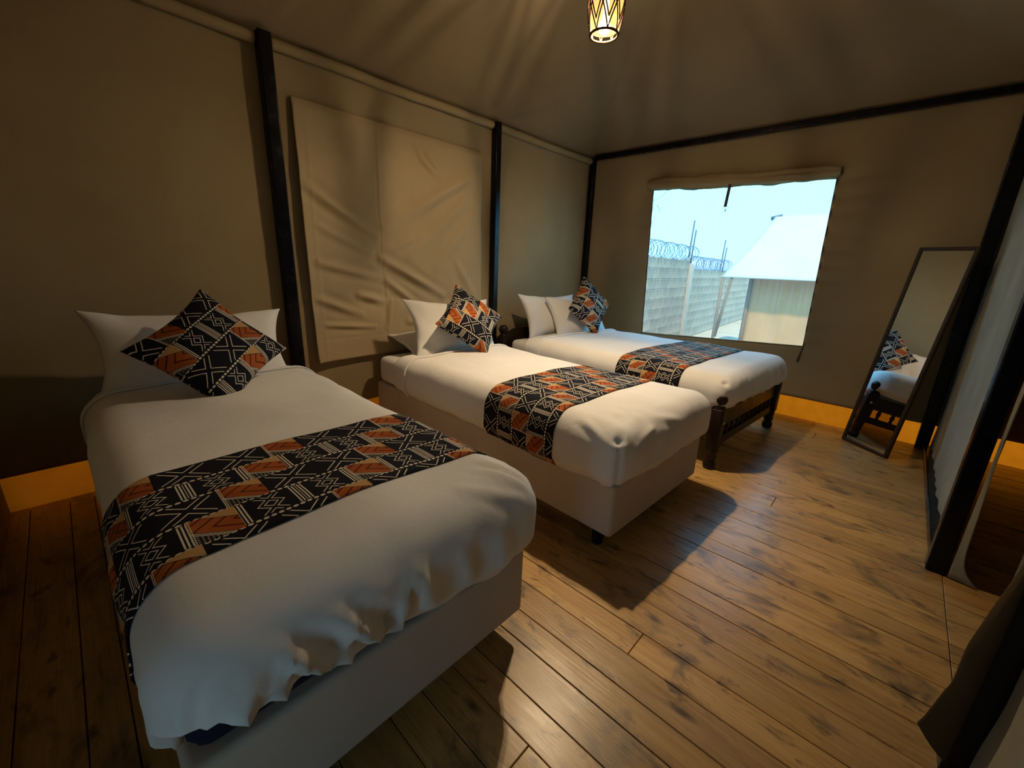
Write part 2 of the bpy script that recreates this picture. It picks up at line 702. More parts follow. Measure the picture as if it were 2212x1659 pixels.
# partition canvas with the doorway, near wall, outer walls
DY0, DY1 = 1.40, 2.48


def fn_part(y0, y1, seed, wr=1.0):
    def fn(a, b):
        y = y0 + a * (y1 - y0)
        z = .03 + b * (ZT - .03)
        x = XP + .02 + .010 * wr * nz((0, y, z), 1.6, seed) + .004 * wr * nz((0, y, z), 5, seed)
        x += .006 * math.exp(-z / .25) * math.sin(y * 34 + 3 * nz((0, y, z), 3, seed))
        return (x, y, z)
    return fn


pv1 = gridvf(70, 70, fn_part(DY1 - .02, YW, 3))
pv2 = gridvf(50, 60, fn_part(YN, DY0 + .02, 6))
wall_right = struct(obj('wall_right', mesh('wall_right', *join([pv1, pv2, gridvf(20, 10, lambda a, b: (XP + .02, DY0 + a * (DY1 - DY0), 2.1 + b * (ZT - 2.1)))])), canvas_pale), 'pale canvas partition with a doorway')
solid(wall_right, .006)


def flatwall(name, fn, label, nu=40, nv=24):
    o = struct(obj(name, mesh(name, *gridvf(nu, nv, fn)), canvas), label)
    solid(o, .006)
    return o


def fn_front(x0, x1, z0, z1):
    return lambda a, b: (x0 + a * (x1 - x0), YN - .01 + .006 * nz((a * 5 + x0, 0, b * 3)), z0 + b * (z1 - z0))


EX0, EX1, EZ = 2.48, 2.62, 2.0          # unseen slit added to let cool daylight onto the nearest bed
wf = struct(obj('wall_front', mesh('wall_front', *join([gridvf(40, 24, fn_front(-.10, EX0, -.06, ZT + .04)), gridvf(20, 24, fn_front(EX1, XR, -.01, ZT + .04)),
                                                         gridvf(10, 6, fn_front(EX0, EX1, EZ, ZT + .04))])), canvas), 'canvas wall with an added daylight slit behind the viewer')
solid(wf, .006)
flatwall('wall_far_right', lambda a, b: (XR + .006 * nz((0, a * 5, b * 3)), YN + a * (YW - YN), -.01 + b * (ZT + .05)), 'canvas wall beyond the partition')

# roof: hipped over the room, a low slope over the annexe
PITCH = .6
RX, RZ = XP / 2, ZT + .02 + PITCH * XP / 2
OV = .30


def roofz(x, y):
    d = min(x, XP - x, y - YN, YW - y)
    return ZT + .02 + PITCH * d


def draw(x, y):
    # creases fanning up from the pole heads
    z = 0
    for py in (1.008, 2.842):
        dx, dy = x + .03, y - py
        d = math.hypot(dx, dy)
        if 0 < x and d < 2.2:
            an = math.atan2(dy, dx)
            z += .016 * math.exp(-d / .75) * sstep(.03, .22, d) * math.sin(an * 13 + 1.5 * nz((an * 2, py, 0), 1, 2)) * (.6 + .6 * nz((an * 4, py, 3), 1, 1))
    return z


V, F = [], []
xa = [-OV] + lin(0, XP, 110) + [XP]
ya = [YN - OV] + lin(YN, YW, 150) + [YW, YW + OV]
for y in ya:
    for x in xa:
        z = roofz(x, y)
        d = min(x, XP - x, y - YN, YW - y)
        k = sstep(.05, .5, d)
        ang = math.atan2(y - YW, x)
        z += .016 * k * nz((x, y, 0), 1.6, 3) + .008 * k * math.sin(ang * 26 + 3 * nz((x, y, 0), 1.2, 5)) + draw(x, y)
        V.append(Vector((x, y, z)))
nx = len(xa)
for j in range(len(ya) - 1):
    for i in range(nx - 1):
        F.append((j * nx + i, (j + 1) * nx + i, (j + 1) * nx + i + 1, j * nx + i + 1))
ceiling = struct(obj('ceiling', mesh('ceiling', V, F), canvas_roof), 'sloping brown canvas tent roof')
solid(ceiling, .006, 1)
roof2 = obj('annexe_roof', mesh('annexe_roof', *gridvf(20, 40, lambda a, b: (XP - .02 + a * (XR + .3 - XP), YN - .3 + b * (YW - YN + .6), ZT + .02 - .02 * a))), canvas_roof, ceiling)
solid(roof2, .006, 1)
roof3 = obj('added_porch_shade', mesh('added_porch_shade', *gridvf(30, 20, lambda a, b: (-.3 + a * (XR + .6), YN - .02 - 2.6 * b, ZT - .02 - .22 * b))), canvas_roof, ceiling)  # unseen porch roof added to cut the sky light entering the slit
solid(roof3, .006, 1)
# a sewn seam up the end slope and one up the hip
for q0, q1 in (((1.376, 4.38), (1.376, 3.0)), ((.02, 4.39), (1.3, 3.11)), ((.03, 2.9), (1.3, 2.9))):
    pts = []
    for i in range(25):
        t = i / 24
        x, y = q0[0] + (q1[0] - q0[0]) * t, q0[1] + (q1[1] - q0[1]) * t
        d = min(x, XP - x, y - YN, YW - y)
        k = sstep(.05, .5, d)
        ang = math.atan2(y - YW, x)
        z = roofz(x, y) + .016 * k * nz((x, y, 0), 1.6, 3) + .008 * k * math.sin(ang * 26 + 3 * nz((x, y, 0), 1.2, 5)) + draw(x, y)
        pts.append((x, y, z - .003))
    obj('roof_seam', mesh('roof_seam', *tubevf(pts, .004, 5)), canvas_roof, ceiling)


# ------------------------------------------------------------------ poles
def pole(name, p0, p1, w, label, cat='pole', d=None):
    """square steel tube with a foot plate or end caps"""
    p0, p1 = Vector(p0), Vector(p1)
    ax = p1 - p0
    L = ax.length
    d = d or w
    v, f = boxvf(-w / 2, w / 2, -d / 2, d / 2, 0, L, .008, 3)
    q = ax.to_track_quat('Z', 'Y').to_matrix()
    if abs(ax.normalized().z) > .9:
        q = Matrix.Identity(3)
    o = obj(name, mesh(name, [q @ p for p in v], f), steel, None, p0)
    m = o.modifiers.new('n', 'WEIGHTED_NORMAL')
    return tag(o, label, cat)


pole('tent_pole', (.036, PY[0], 0), (.036, PY[0], ZT), .072, 'wide black steel pole against the head wall beside the nearest bed')
pole('tent_pole', (.030, PY[1], 0), (.030, PY[1], ZT), .062, 'slim black steel pole rising behind the middle bed, right of the closed flap')
pole('tent_pole', (.030, PY[2], 0), (.030, PY[2], ZT), .062, 'black steel pole in the far corner behind the wooden bed')
pole('tent_pole', (3.262, YW - .045, 0), (3.262, YW - .045, ZT), .075, 'black corner pole standing right behind the leaning mirror')
pole('door_post', (XP - .01, DY1, 0), (XP - .01, DY1, ZT), .066, 'black post at the far side of the doorway opening')
pole('door_post', (XP + .0, DY0, 0), (XP + .0, DY0, ZT), .07, 'black post in the dark bottom right corner with a loose flap')
pole('tent_beam', (.06, YW - .042, ZT + .0), (XP + .1, YW - .042, ZT + .0), .05, 'long black steel beam along the top of the window wall', 'beam')
pole('floor_rail', (XP - .005, DY1 + .03, .026), (XP - .005, YW - .09, .026), .05, 'dark rail along the floor under the pale partition canvas', 'rail')

# loose canvas at the doorway
def curl(a, b):
    # strip hanging beside the far door post, kicked out on the floor
    z = 2.05 * b
    k = math.exp(-z / .045)
    y = DY1 - .034 - .010 * a + .004 * math.sin(z * 9 + a * 2) - .012 * k * a
    x = XP + .03 + .014 * a + .006 * math.sin(z * 5 + 1) * a + .07 * k * a
    return (x, y, .006 + z)


o = tag(obj('door_flap', mesh('door_flap', *gridvf(8, 90, curl)), canvas_pale), 'narrow canvas door flap curling on the floor behind the far door post', 'flap')
solid(o, .006)

EDGE = [(.125, 3.200, 1.355), (.155, 3.208, 1.358), (.255, 3.224, 1.362), (.285, 3.230, 1.36), (.40, 3.229, 1.362), (.525, 3.244, 1.365), (.635, 3.260, 1.368), (.9, 3.275, 1.37), (2.1, 3.28, 1.375)]


def fl2(a, b):
    # loose edge kicked into the room, clear of the floor
    z = .125 + 1.975 * b ** 1.6
    for (z0, x0, y0), (z1, x1, y1) in zip(EDGE, EDGE[1:]):
        if z <= z1 + 1e-6:
            t = (z - z0) / (z1 - z0)
            x, y = x0 + (x1 - x0) * t, y0 + (y1 - y0) * t
            break
    bx, by = XP - .03, DY0 - .03
    zl = z - .085 * (1 - a) * (1 - sstep(0, .25, b))
    return (bx + (x - bx) * a, by + (y - by) * a - .012 * math.sin(a * PI), zl)


o = tag(obj('door_flap', mesh('door_flap', *gridvf(16, 60, fl2)), canvas_shaded), 'loose canvas flap, darkened for shade, bulging from the near door post', 'flap')
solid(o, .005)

# ------------------------------------------------------------------ closed window flap on the head wall
CRE = [(1.19, 1.68, 1.66, 1.42, .011, .035), (2.58, 1.98, 1.72, 1.48, .012, .06), (1.69, 1.26, 2.25, .98, .013, .035), (1.22, 1.22, 1.66, 1.12, .008, .03),
       (2.5, 1.75, 1.95, 1.30, .008, .06), (1.72, 1.10, 2.05, .86, .009, .03), (1.2, .98, 1.5, .86, .009, .03), (1.5, 1.0, 1.68, .95, .010, .03),
       (2.3, .90, 2.62, .78, .006, .03), (1.25, 1.45, 1.6, 1.30, .005, .03), (2.05, 2.0, 2.25, 1.88, .007, .02), (1.9, .78, 2.3, .74, .008, .03),
       (1.75, .95, 1.70, .74, .009, .02), (2.0, 2.08, 2.1, 1.97, .005, .02), (2.1, 2.06, 2.22, 1.95, .006, .015), (2.62, 1.70, 2.2, 1.22, .008, .05), (2.4, 1.25, 2.6, .95, .006, .04), (1.95, 1.42, 1.74, 1.30, .007, .03), (1.24, .80, 1.6, .76, .007, .02)]


def seg(py, pz, y0, z0, y1, z1):
    dy, dz = y1 - y0, z1 - z0
    t = max(0, min(1, ((py - y0) * dy + (pz - z0) * dz) / (dy * dy + dz * dz)))
    return math.hypot(py - y0 - dy * t, pz - z0 - dz * t), t


def fn_flap(a, b):
    z = .545 + b * (2.178 - .545)
    y = 1.145 + a * (2.685 - 1.145)
    x = .016 + .006 * nz((0, y, z), 2.2, 11) + .003 * nz((0, y, z), 7, 2)
    for y0, z0, y1, z1, am, wd in CRE:
        d, t = seg(y, z, y0, z0, y1, z1)
        x += 2.6 * am * (math.exp(-(d / wd) ** 2) - .5 * math.exp(-((d - wd * 1.3) / wd) ** 2)) * (.35 + .65 * math.sin(PI * min(1, t + .12)))
    x -= .0050 * math.exp(-((y - 1.69 - .012 * math.sin(z * 2.4)) / .006) ** 2)       # middle seam
    x += .0030 * math.exp(-((y - 1.705 - .012 * math.sin(z * 2.4)) / .008) ** 2)
    x -= .0035 * math.exp(-((z - .70) / .006) ** 2)                                       # hem seam
    for yy in (2.545, 2.585, 1.215):
        x += .0035 * math.exp(-((y - yy) / .010) ** 2) * (1 - sstep(2.0, 2.1, z))
    top = sstep(2.178, 1.7, z)
    x += .030 * math.exp(-a / .045) * top + .016 * math.exp(-b / .05) * (1 - .6 * a)
    x = max(x, .004)
    x = x * (1 - .85 * sstep(.97, 1.0, b)) + .002
    y -= .012 * math.sin(b * 2.5) * (1 - a)
    z += .010 * a * (1 - b)
    return (x, y, z)


o = tag(obj('window_flap', mesh('window_flap', *gridvf(150, 150, fn_flap)), canvas_flap), 'wrinkled beige canvas flap closed over a window in the head wall', 'flap')
solid(o, .004)

# ------------------------------------------------------------------ rolled blind above the window
def fn_roll(a, b):
    x = .715 + a * (2.345 - .715)
    ang = 2 * PI * b
    sag = -.012 * math.sin(PI * a)
    r = .056 * (.86 + .34 * nz((x, math.cos(ang), math.sin(ang)), 2.6, 4) + .22 * nz((x * 1.0, math.cos(ang) * 2, math.sin(ang) * 2), 6, 2) + .10 * nz((x, ang, 0), 15, 2))
    r *= .55 + .45 * math.sqrt(max(0, 1 - abs(2 * a - 1) ** 14))
    zc = 2.060 + (1 - a) * .050 + sag + .010 * nz((x * 3, 0, 0), 1.3, 6)
    ang2 = ang + x * .6
    return (x, YW - .030 + r * .75 * math.cos(ang2), zc + .0 + r * 1.05 * math.sin(ang2))


roll = empty('rolled_blind', (1.53, YW - .04, 2.08))
tag(roll, 'canvas blind rolled up along the top of the open window', 'blind')
rel = Vector(roll.location)


def relv(vf):
    return [q - rel for q in vf[0]], vf[1]


rb = obj('roll', mesh('roll', *relv(gridvf(110, 26, fn_roll))), canvas, roll)
st = gridvf(2, 12, lambda a, b: (1.528 + a * .026 - .012 * (1 - b), YW - .062, 1.845 + b * .20))
sto = obj('strap', mesh('strap', *relv(st)), webbing, roll)
solid(sto, .003)
bk = Vector((1.536, YW - .062, 1.842))
tri = [bk + Vector(q) for q in ((-.022, 0, .004), (.022, 0, .004), (.002, 0, -.022), (-.002, 0, -.022))]
obj('buckle', mesh('buckle', *relv(join([tubevf(tri, .0022, 6, True), tubevf([bk + Vector((0, 0, -.020)), bk + Vector((-.002, 0, -.040))], .004, 6)]))), iron, sto)

# ------------------------------------------------------------------ beds
class Geo:
    """drape over a bed: local u head->foot, v across, z up"""

    def __init__(s, u1, v0, v1, zt, zh, r, seed, fold=.010, footfold=.006, hem=None, cre=()):
        s.u1, s.v0, s.v1, s.zt, s.zh, s.r, s.seed = u1, v0, v1, zt, zh, r, seed
        s.fold, s.ff, s.hem = fold, footfold, hem
        s.cre = [(Vector(a), Vector(b), am, wd) for a, b, am, wd in cre]

    def pt(s, u, v, z, off=0.0):
        r = s.r
        q = Vector((min(u, s.u1 - r), max(s.v0 + r, min(s.v1 - r, v)), min(z, s.zt - r)))
        d = Vector((u, v, z)) - q
        n = d.normalized() if d.length > 1e-9 else Vector((0, 0, 1))
        p = q + n * r
        # puff on top
        a = (v - s.v0) / (s.v1 - s.v0)
        top = max(0, n.z)
        low = nz((p.x, p.y, p.z), 2.1, s.seed)
        mid = nz((p.x, p.y, p.z), 6.0, s.seed + 3)
        k = .014 * low + .005 * mid + .012 * top * math.sin(PI * max(0, min(1, a)))
        # hanging folds on the sides
        side = 1 - top
        dep = max(0, min(1, (s.zt - z) / (s.zt - s.zh)))
        amp = s.ff if n.x > .5 else s.fold
        per = (p.x if abs(n.y) > abs(n.x) else p.y + 5)
        k += amp * side * dep * (math.sin(per * 31 + 4 * nz((per * 1.2, z, 0), 2, s.seed)) * .6 + 1.1 * nz((per * 3, z * 2.5, 0), 2.2, s.seed + 6))
        # crinkle running off the shoulders of the foot
        k += .0045 * math.exp(-((z - s.zt + .05) / .06) ** 2) * (1 if n.x > .2 else .35) * nz((p.y * 9, p.x * 2.0, p.z * 3), 2.2, s.seed + 8)
        for a_, b_, am, wd in s.cre:
            ab = b_ - a_
            t = max(0, min(1, (p - a_).dot(ab) / ab.length_squared))
            d = (p - a_ - ab * t).length
            if d < 4 * wd:
                tap = math.sin(PI * (.12 + .88 * (1 - t) * .92)) if am > 0 else 1 - .6 * t
                k += am * tap * (math.exp(-(d / wd) ** 2) - .45 * math.exp(-((d - 1.7 * wd) / wd) ** 2))
        p = p + n * (k + off)
        # the lower edge tucks in under its own weight
        p -= Vector((n.x, n.y, 0)) * .035 * sstep(.72, 1.0, dep) ** 2
        if s.hem:
            p.z += s.hem(p, n, dep)
        return p


def shellvf(g, u0, off=0.0, du=.03):
    """top, two sides and foot of the drape as one sheet of quads"""
    nu = max(8, int((g.u1 - u0) / du))
    nv = int((g.v1 - g.v0) / du)
    nzz = max(6, int((g.zt - g.zh) / .013))
    us = [u0 + (g.u1 - u0) * i / nu for i in range(nu + 1)]
    vs_ = [g.v0 + (g.v1 - g.v0) * i / nv for i in range(nv + 1)]
    zz = [g.zh + (g.zt - g.zh) * i / nzz for i in range(nzz + 1)]
    idx, V, F = {}, [], []

    def vid(i, j, k):
        key = (i, j, k)
        if key not in idx:
            idx[key] = len(V)
            V.append(g.pt(us[i], vs_[j], zz[k], off))
        return idx[key]
    for i in range(nu):
        for j in range(nv):
            F.append((vid(i, j, nzz), vid(i + 1, j, nzz), vid(i + 1, j + 1, nzz), vid(i, j + 1, nzz)))
        for k in range(nzz):
            F.append((vid(i, 0, k), vid(i + 1, 0, k), vid(i + 1, 0, k + 1), vid(i, 0, k + 1)))
            F.append((vid(i + 1, nv, k), vid(i, nv, k), vid(i, nv, k + 1), vid(i + 1, nv, k + 1)))
    for j in range(nv):
        for k in range(nzz):
            F.append((vid(nu, j, k), vid(nu, j + 1, k), vid(nu, j + 1, k + 1), vid(nu, j, k + 1)))
    return V, F


def bandvf(g, ua, ub, off, zlow=None, n=26, skew=0.0, flare=None):
    """a band of cloth laid across the drape from hem to hem; returns verts, faces, uv in metres"""
    zl = g.zh if zlow is None else zlow
    H, Wd = g.zt - zl, g.v1 - g.v0
    T = 2 * H + Wd
    m = int(T / .02)
    V, F, UV = [], [], []
    for j in range(m + 1):
        s_ = T * j / m
        for i in range(n + 1):
            u = ua + (ub - ua) * i / n + skew * (s_ - H - Wd / 2)
            if s_ < H:
                v, z = g.v0, zl + s_
            elif s_ < H + Wd:
                v, z = g.v0 + (s_ - H), g.zt
            else:
                v, z = g.v1, g.zt - (s_ - H - Wd)
            V.append(g.pt(u, v, z, off))
            UV.append(((ub - ua) * i / n + .004, s_))
    for j in range(m):
        for i in range(n):
            a = j * (n + 1) + i
            F.append((a, a + 1, a + n + 2, a + n + 1))
    return V, F, UV


def softbox(x0, x1, y0, y1, z0, z1, r, seed=0, amp=.003, step=.05):
    g = Geo(1, 0, 1, 1, 0, r, seed)
    nx_, ny_, nz_ = max(4, int((x1 - x0) / step)), max(4, int((y1 - y0) / step)), max(4, int((z1 - z0) / step))
    idx, V, F = {}, [], []

    def vid(i, j, k):
        key = (i, j, k)
        if key not in idx:
            p = Vector((x0 + (x1 - x0) * i / nx_, y0 + (y1 - y0) * j / ny_, z0 + (z1 - z0) * k / nz_))
            # pull the first rows towards the edge so the rounding keeps its shape
            q = Vector((max(x0 + r, min(x1 - r, p.x)), max(y0 + r, min(y1 - r, p.y)), max(z0 + r, min(z1 - r, p.z))))
            d = p - q
            if d.length > 1e-9:
                p = q + d.normalized() * r
            p += d.normalized() * amp * nz(p, 4, seed) if d.length > 1e-9 else Vector()
            idx[key] = len(V)
            V.append(p)
        return idx[key]
    for i in range(nx_):
        for j in range(ny_):
            F.append((vid(i, j, 0), vid(i, j + 1, 0), vid(i + 1, j + 1, 0), vid(i + 1, j, 0)))
            F.append((vid(i, j, nz_), vid(i + 1, j, nz_), vid(i + 1, j + 1, nz_), vid(i, j + 1, nz_)))
    for i in range(nx_):
        for k in range(nz_):
            F.append((vid(i, 0, k), vid(i + 1, 0, k), vid(i + 1, 0, k + 1), vid(i, 0, k + 1)))
            F.append((vid(i + 1, ny_, k), vid(i, ny_, k), vid(i, ny_, k + 1), vid(i + 1, ny_, k + 1)))
    for j in range(ny_):
        for k in range(nz_):
            F.append((vid(0, j + 1, k), vid(0, j, k), vid(0, j, k + 1), vid(0, j + 1, k + 1)))
            F.append((vid(nx_, j, k), vid(nx_, j + 1, k), vid(nx_, j + 1, k + 1), vid(nx_, j, k + 1)))
    return V, F


leg_me = None


def divan_bed(loc, rz, L, Wd, label, seed, ticking):
    b = empty('divan_bed', (*loc, 0), rz)
    tag(b, label, 'bed')
    v, f = boxvf(0, L, 0, Wd, .10, .355, .018, 3)
    obj('divan_base', mesh('divan_base', v, f), divan, b).modifiers.new('n', 'WEIGHTED_NORMAL')
    obj('mattress', mesh('mattress', *softbox(.012, L - .01, .012, Wd - .012, .357, .555, .045, seed, .004, .03)), ticking, b)
    for x in (.12, L / 2, L - .10):
        for y in (.07, Wd - .07):
            v, f = lathevf([(.024, 0), (.027, .006), (.031, .085), (.033, .102)], 16, (x, y))
            obj('leg', mesh('leg', v, f), plastic, b)
    return b


def bedding(loc, rz, g, u0, us, ra, rb, ids, ploc=None, skew=0.0, runz=None, du=.02):
    dv = obj('duvet', mesh('duvet', *shellvf(g, u0, 0.0, du)), linen, None, (*loc, 0), rz)
    tag(dv, ids[0], 'duvet')
    solid(dv, .014, -1)
    v, f, uv = bandvf(g, us, u0 + .05, -.014)
    sf = obj('sheet_fold', mesh('sheet_fold', v, f), linen, dv)
    solid(sf, .006, -1)
    sf['label'] = 'flat white sheet turned down at the head'
    # rolled edge of the duvet at the head
    v, f, uv = bandvf(g, u0 - .010, u0 + .024, .010, n=6)
    he = obj('head_hem', mesh('head_hem', v, f), linen, dv)
    solid(he, .008, -1)
    v, f, uv = bandvf(g, ra, rb, .006, zlow=runz, n=30, skew=skew)
    rn = obj('bed_runner', mesh('bed_runner', v, f, uv), print_m, None, (*loc, 0), rz)
    tag(rn, ids[1], 'bed runner')
    solid(rn, .003, -1)
    return dv, rn


# nearest bed
def hem1(p, n, dep):
    # the foot hem climbs towards the near corner and bags out there
    lift = .085 * sstep(.75, .0, p.y) * sstep(.5, 1, dep) * (1 if n.x > .3 else .25)
    sag = -.02 * math.exp(-((p.y + .06) / .08) ** 2) * math.exp(-((p.x - 2.2) / .15) ** 2) * dep
    return lift + sag + .010 * sstep(.6, 1, dep) * nz((p.x * 3, p.y * 6, 0), 1.4, 2)


B1, T1 = (.07, -.02), 0.0
divan_bed((B1[0], B1[1] + .015), T1, 2.125, .91, 'nearest divan bed with pale beige base in the dark left corner', 1, navy)
g1 = Geo(2.185, -.012, .975, .640, .372, .125, 2.0, .010, .014, hem1, [((2.19, y0, z0), (2.19, y1, z1), am * 1.5, wd * .85) for y0, z0, y1, z1, am, wd in (
    (.30, .39, .17, .58, .022, .022), (.30, .39, .28, .53, .015, .014), (.25, .41, .19, .53, .014, .018), (.40, .39, .43, .52, .020, .018),
    (.40, .39, .28, .57, .020, .022), (.41, .41, .40, .48, .013, .012), (.085, .62, .04, .39, .018, .018), (.105, .52, .10, .39, .018, .018),
    (.045, .58, .01, .41, .016, .016), (.18, .53, .17, .385, .016, .016), (.52, .41, .47, .56, .012, .025), (.64, .41, .61, .55, .010, .025),
    (.76, .41, .74, .55, .008, .03), (.14, .45, .13, .385, -.014, .010), (.33, .45, .31, .385, -.014, .010))] +
    [((2.15, .93, .60), (1.98, .84, .65), .010, .014), ((2.16, .90, .60), (2.02, .78, .65), .009, .014), ((2.17, .85, .58), (2.08, .68, .64), .009, .016), ((2.13, .95, .58), (1.90, .92, .64), .009, .014)])
bedding(B1, T1, g1, .40, .24, 1.44, 1.925, ('puffy white duvet with gathered folds at the foot of the nearest bed', 'printed black and rust runner across the nearest bed, its far half brightly lit'), skew=.0)

# middle bed
B2, T2 = (.09, 1.55), math.radians(-2.3)


def hem2(p, n, dep):
    return (.012 * nz((p.x * 2, p.y * 3, 0), 1.5, 4) - .010 * math.exp(-((p.y) / .12) ** 2) * (n.x > .1)) * sstep(.5, 1, dep)


divan_bed(B2, T2, 2.12, .915, 'middle divan bed with pale beige base on short black feet', 5, linen)
g2 = Geo(2.160, -.038, .955, .612, .350, .115, 9.0, .006, .008, hem2, [
    ((2.115, .005, .53), (2.125, .005, .35), -.022, .013), ((2.10, .035, .54), (1.98, .20, .62), .014, .016), ((2.12, .05, .53), (2.06, .24, .61), .013, .015),
    ((2.07, -.01, .54), (1.90, .02, .61), .012, .018), ((2.13, .06, .51), (2.13, .25, .57), .012, .016), ((2.105, .01, .555), (2.085, .035, .575), -.026, .016),
    ((2.14, .16, .50), (2.15, .14, .36), .007, .02), ((2.03, -.035, .50), (2.03, -.035, .37), .008, .02), ((2.10, .30, .60), (2.14, .50, .55), .006, .02), ((2.12, .62, .58), (2.14, .70, .42), .006, .02)])
bedding(B2, T2, g2, .47, .30, 1.31, 1.80, ('smooth white duvet on the middle bed with a tucked foot corner', 'printed black and rust runner hanging down the side of the middle bed'))

# far bed
B3, T3 = (.12, 2.885), math.radians(-4.0)
L3, W3 = 2.10, 1.225
bed3 = empty('wooden_bed', (*B3, 0), T3)
tag(bed3, 'dark carved wooden bed below the screened window', 'bed')
v, f = softbox(.06, L3 - .06, .055, W3 - .055, .365, .555, .05, 8, .004, .03)
obj('mattress', mesh('mattress', v, f), linen, bed3)
for y in (.03, W3 - .03):
    v, f = boxvf(.05, L3 - .05, y - .018, y + .018, .245, .375, .006, 2)
    obj('side_rail', mesh('side_rail', v, f), darkwood, bed3)
for k in range(9):
    x = .2 + k * .21
    v, f = boxvf(x - .04, x + .04, .05, W3 - .05, .345, .363, .003, 1)
    obj('slat', mesh('slat', v, f), darkwood, bed3)


def bedpost(x, y, h, name='post'):
    prof = [(.030, 0), (.038, .008), (.040, .030), (.036, .048), (.028, .056), (.030, .064), (.037, .080), (.033, .098), (.036, .125), (.039, .16)]
    turned = lathevf(prof, 18, (x, y))
    block = boxvf(x - .040, x + .040, y - .040, y + .040, .15, h - .105, .010, 2)
    neck = lathevf([(.038, h - .108), (.041, h - .098), (.030, h - .088), (.026, h - .080)], 18, (x, y))
    p = obj(name, mesh(name, *join([turned, block, neck])), darkwood, bed3)
    fin = lathevf([(.024, h - .086), (.036, h - .075), (.044, h - .055), (.046, h - .038), (.041, h - .018), (.026, h - .004), (.008, h)], 18, (x, y))
    obj('finial', mesh('finial', *fin), darkwood, p)
    return p


PX = L3 - .005
for y in (.02, W3 - .02):
    pp = bedpost(PX, y, .525)
    c = lathevf([(.011, 0), (.011, .006), (.005, .010)], 12)
    vv = [Vector((PX + .040 + q.z, y + q.x, .33 + q.y)) for q in c[0]]
    obj('bolt_cover', mesh('bolt_cover', vv, c[1]), chrome, pp)
    bedpost(.0, y, .69)


def railvf(x, z0, z1, th, y0=.05, y1=W3 - .05, wav=0.0, n=40):
    def top(t):
        return z1 + wav * math.sin(PI * t) + (wav * .35 * math.sin(PI * 4 * t) if wav else 0)
    V, F = [], []
    for i in range(n + 1):
        t = i / n
        y = y0 + (y1 - y0) * t
        for (dx, z) in ((-th, z0), (th, z0), (th, top(t)), (-th, top(t))):
            V.append(Vector((x + dx, y, z)))
    for i in range(n):
        for k in range(4):
            a, b = i * 4 + k, i * 4 + (k + 1) % 4
            F.append((a, b, b + 4, a + 4))
    F += [(0, 1, 2, 3), tuple(n * 4 + k for k in (3, 2, 1, 0))]
    return V, F


obj('foot_top_rail', mesh('foot_top_rail', *railvf(PX, .285, .388, .016, wav=.008), smooth=False), darkwood, bed3)
obj('foot_lower_rail', mesh('foot_lower_rail', *railvf(PX, .150, .205, .016), smooth=False), darkwood, bed3)
for k in range(11):
    y = .12 + (W3 - .24) * k / 10
    v, f = lathevf([(.011, .200), (.014, .210), (.010, .220), (.015, .240), (.017, .252), (.012, .268), (.014, .278), (.011, .290)], 12, (PX, y))
    obj('spindle', mesh('spindle', v, f), darkwood, bed3)
obj('headboard', mesh('headboard', *railvf(.0, .36, .60, .014, wav=.07), smooth=False), darkwood, bed3)


def hem3(p, n, dep):
    foot = sstep(1.9, 2.1, p.x)
    return (.016 * nz((p.x * 2, p.y * 4, 0), 1.5, 8) + .045 * foot) * sstep(.4, 1, dep)


g3 = Geo(2.165, -.025, 1.235, .625, .365, .115, 14.0, .006, .014, hem3, [((2.13, y, .60), (2.165, y - .015, .44), .010, .014) for y in (.16, .27, .36, .50, .58, .70, .83, .92, 1.04, 1.12)] +
    [((2.10, .02, .58), (2.13, .10, .44), -.016, .014), ((2.09, .02, .57), (1.95, .18, .62), .010, .016)])
bedding(B3, T3, g3, .50, .32, 1.33, 1.83, ('white duvet on the wooden bed lit blue by the window', 'printed black and rust runner on the far wooden bed under the window'))


# ------------------------------------------------------------------ pillows and cushions
def pillowvf(hw, hh, T, seed, c=.10, n=30, wr=1.0, uvo=(0, 0), corner=.5):
    V, F, UV = [], [], []
    for side in (1, -1):
        base = len(V)
        for j in range(n + 1):
            t = -1 + 2 * j / n
            t = math.sin(t * PI / 2) * .6 + t * .4
            for i in range(n + 1):
                s_ = -1 + 2 * i / n
                s_ = math.sin(s_ * PI / 2) * .6 + s_ * .4
                x = s_ * hw * (1 - c * (1 - t * t) * abs(s_) ** 2)
                y = t * hh * (1 - c * 1.1 * (1 - s_ * s_) * abs(t) ** 2)
                e = (max(0, 1 - abs(s_) ** 2.6) ** corner) * (max(0, 1 - abs(t) ** 2.6) ** corner)
                z = T * e * (1 + .10 * wr * nz((x, y, 0), 6, seed))
                q = abs(s_) ** 3 + abs(t) ** 3
                z += .008 * wr * q * nz((x, y, side), 9, seed + 2) * (e > 0)
                w = .006 * wr * nz((x, y, 0), 5, seed + 5) + .010 * wr * (abs(s_ * t)) * nz((x, y, 0), 4, seed + 7)
                V.append(Vector((side * z + w, x, y)))       # normal +x, width y, height z
                UV.append((side * x + uvo[0] + 1, y + uvo[1] + 1))
        for j in range(n):
            for i in range(n):
                a = base + j * (n + 1) + i
                q = (a, a + 1, a + n + 2, a + n + 1)
                F.append(q if side > 0 else q[::-1])
    return V, F, UV


def frame_m(loc, a, b):
    a, b = Vector(a).normalized(), Vector(b).normalized()
    n = a.cross(b).normalized()
    b = n.cross(a).normalized()
    return Matrix(((n.x, a.x, b.x, loc[0]), (n.y, a.y, b.y, loc[1]), (n.z, a.z, b.z, loc[2]), (0, 0, 0, 1)))


def weld(o):
    bm = bmesh.new()
    bm.from_mesh(o.data)
    bmesh.ops.remove_doubles(bm, verts=bm.verts[:], dist=.0006)
    bm.to_mesh(o.data)
    bm.free()


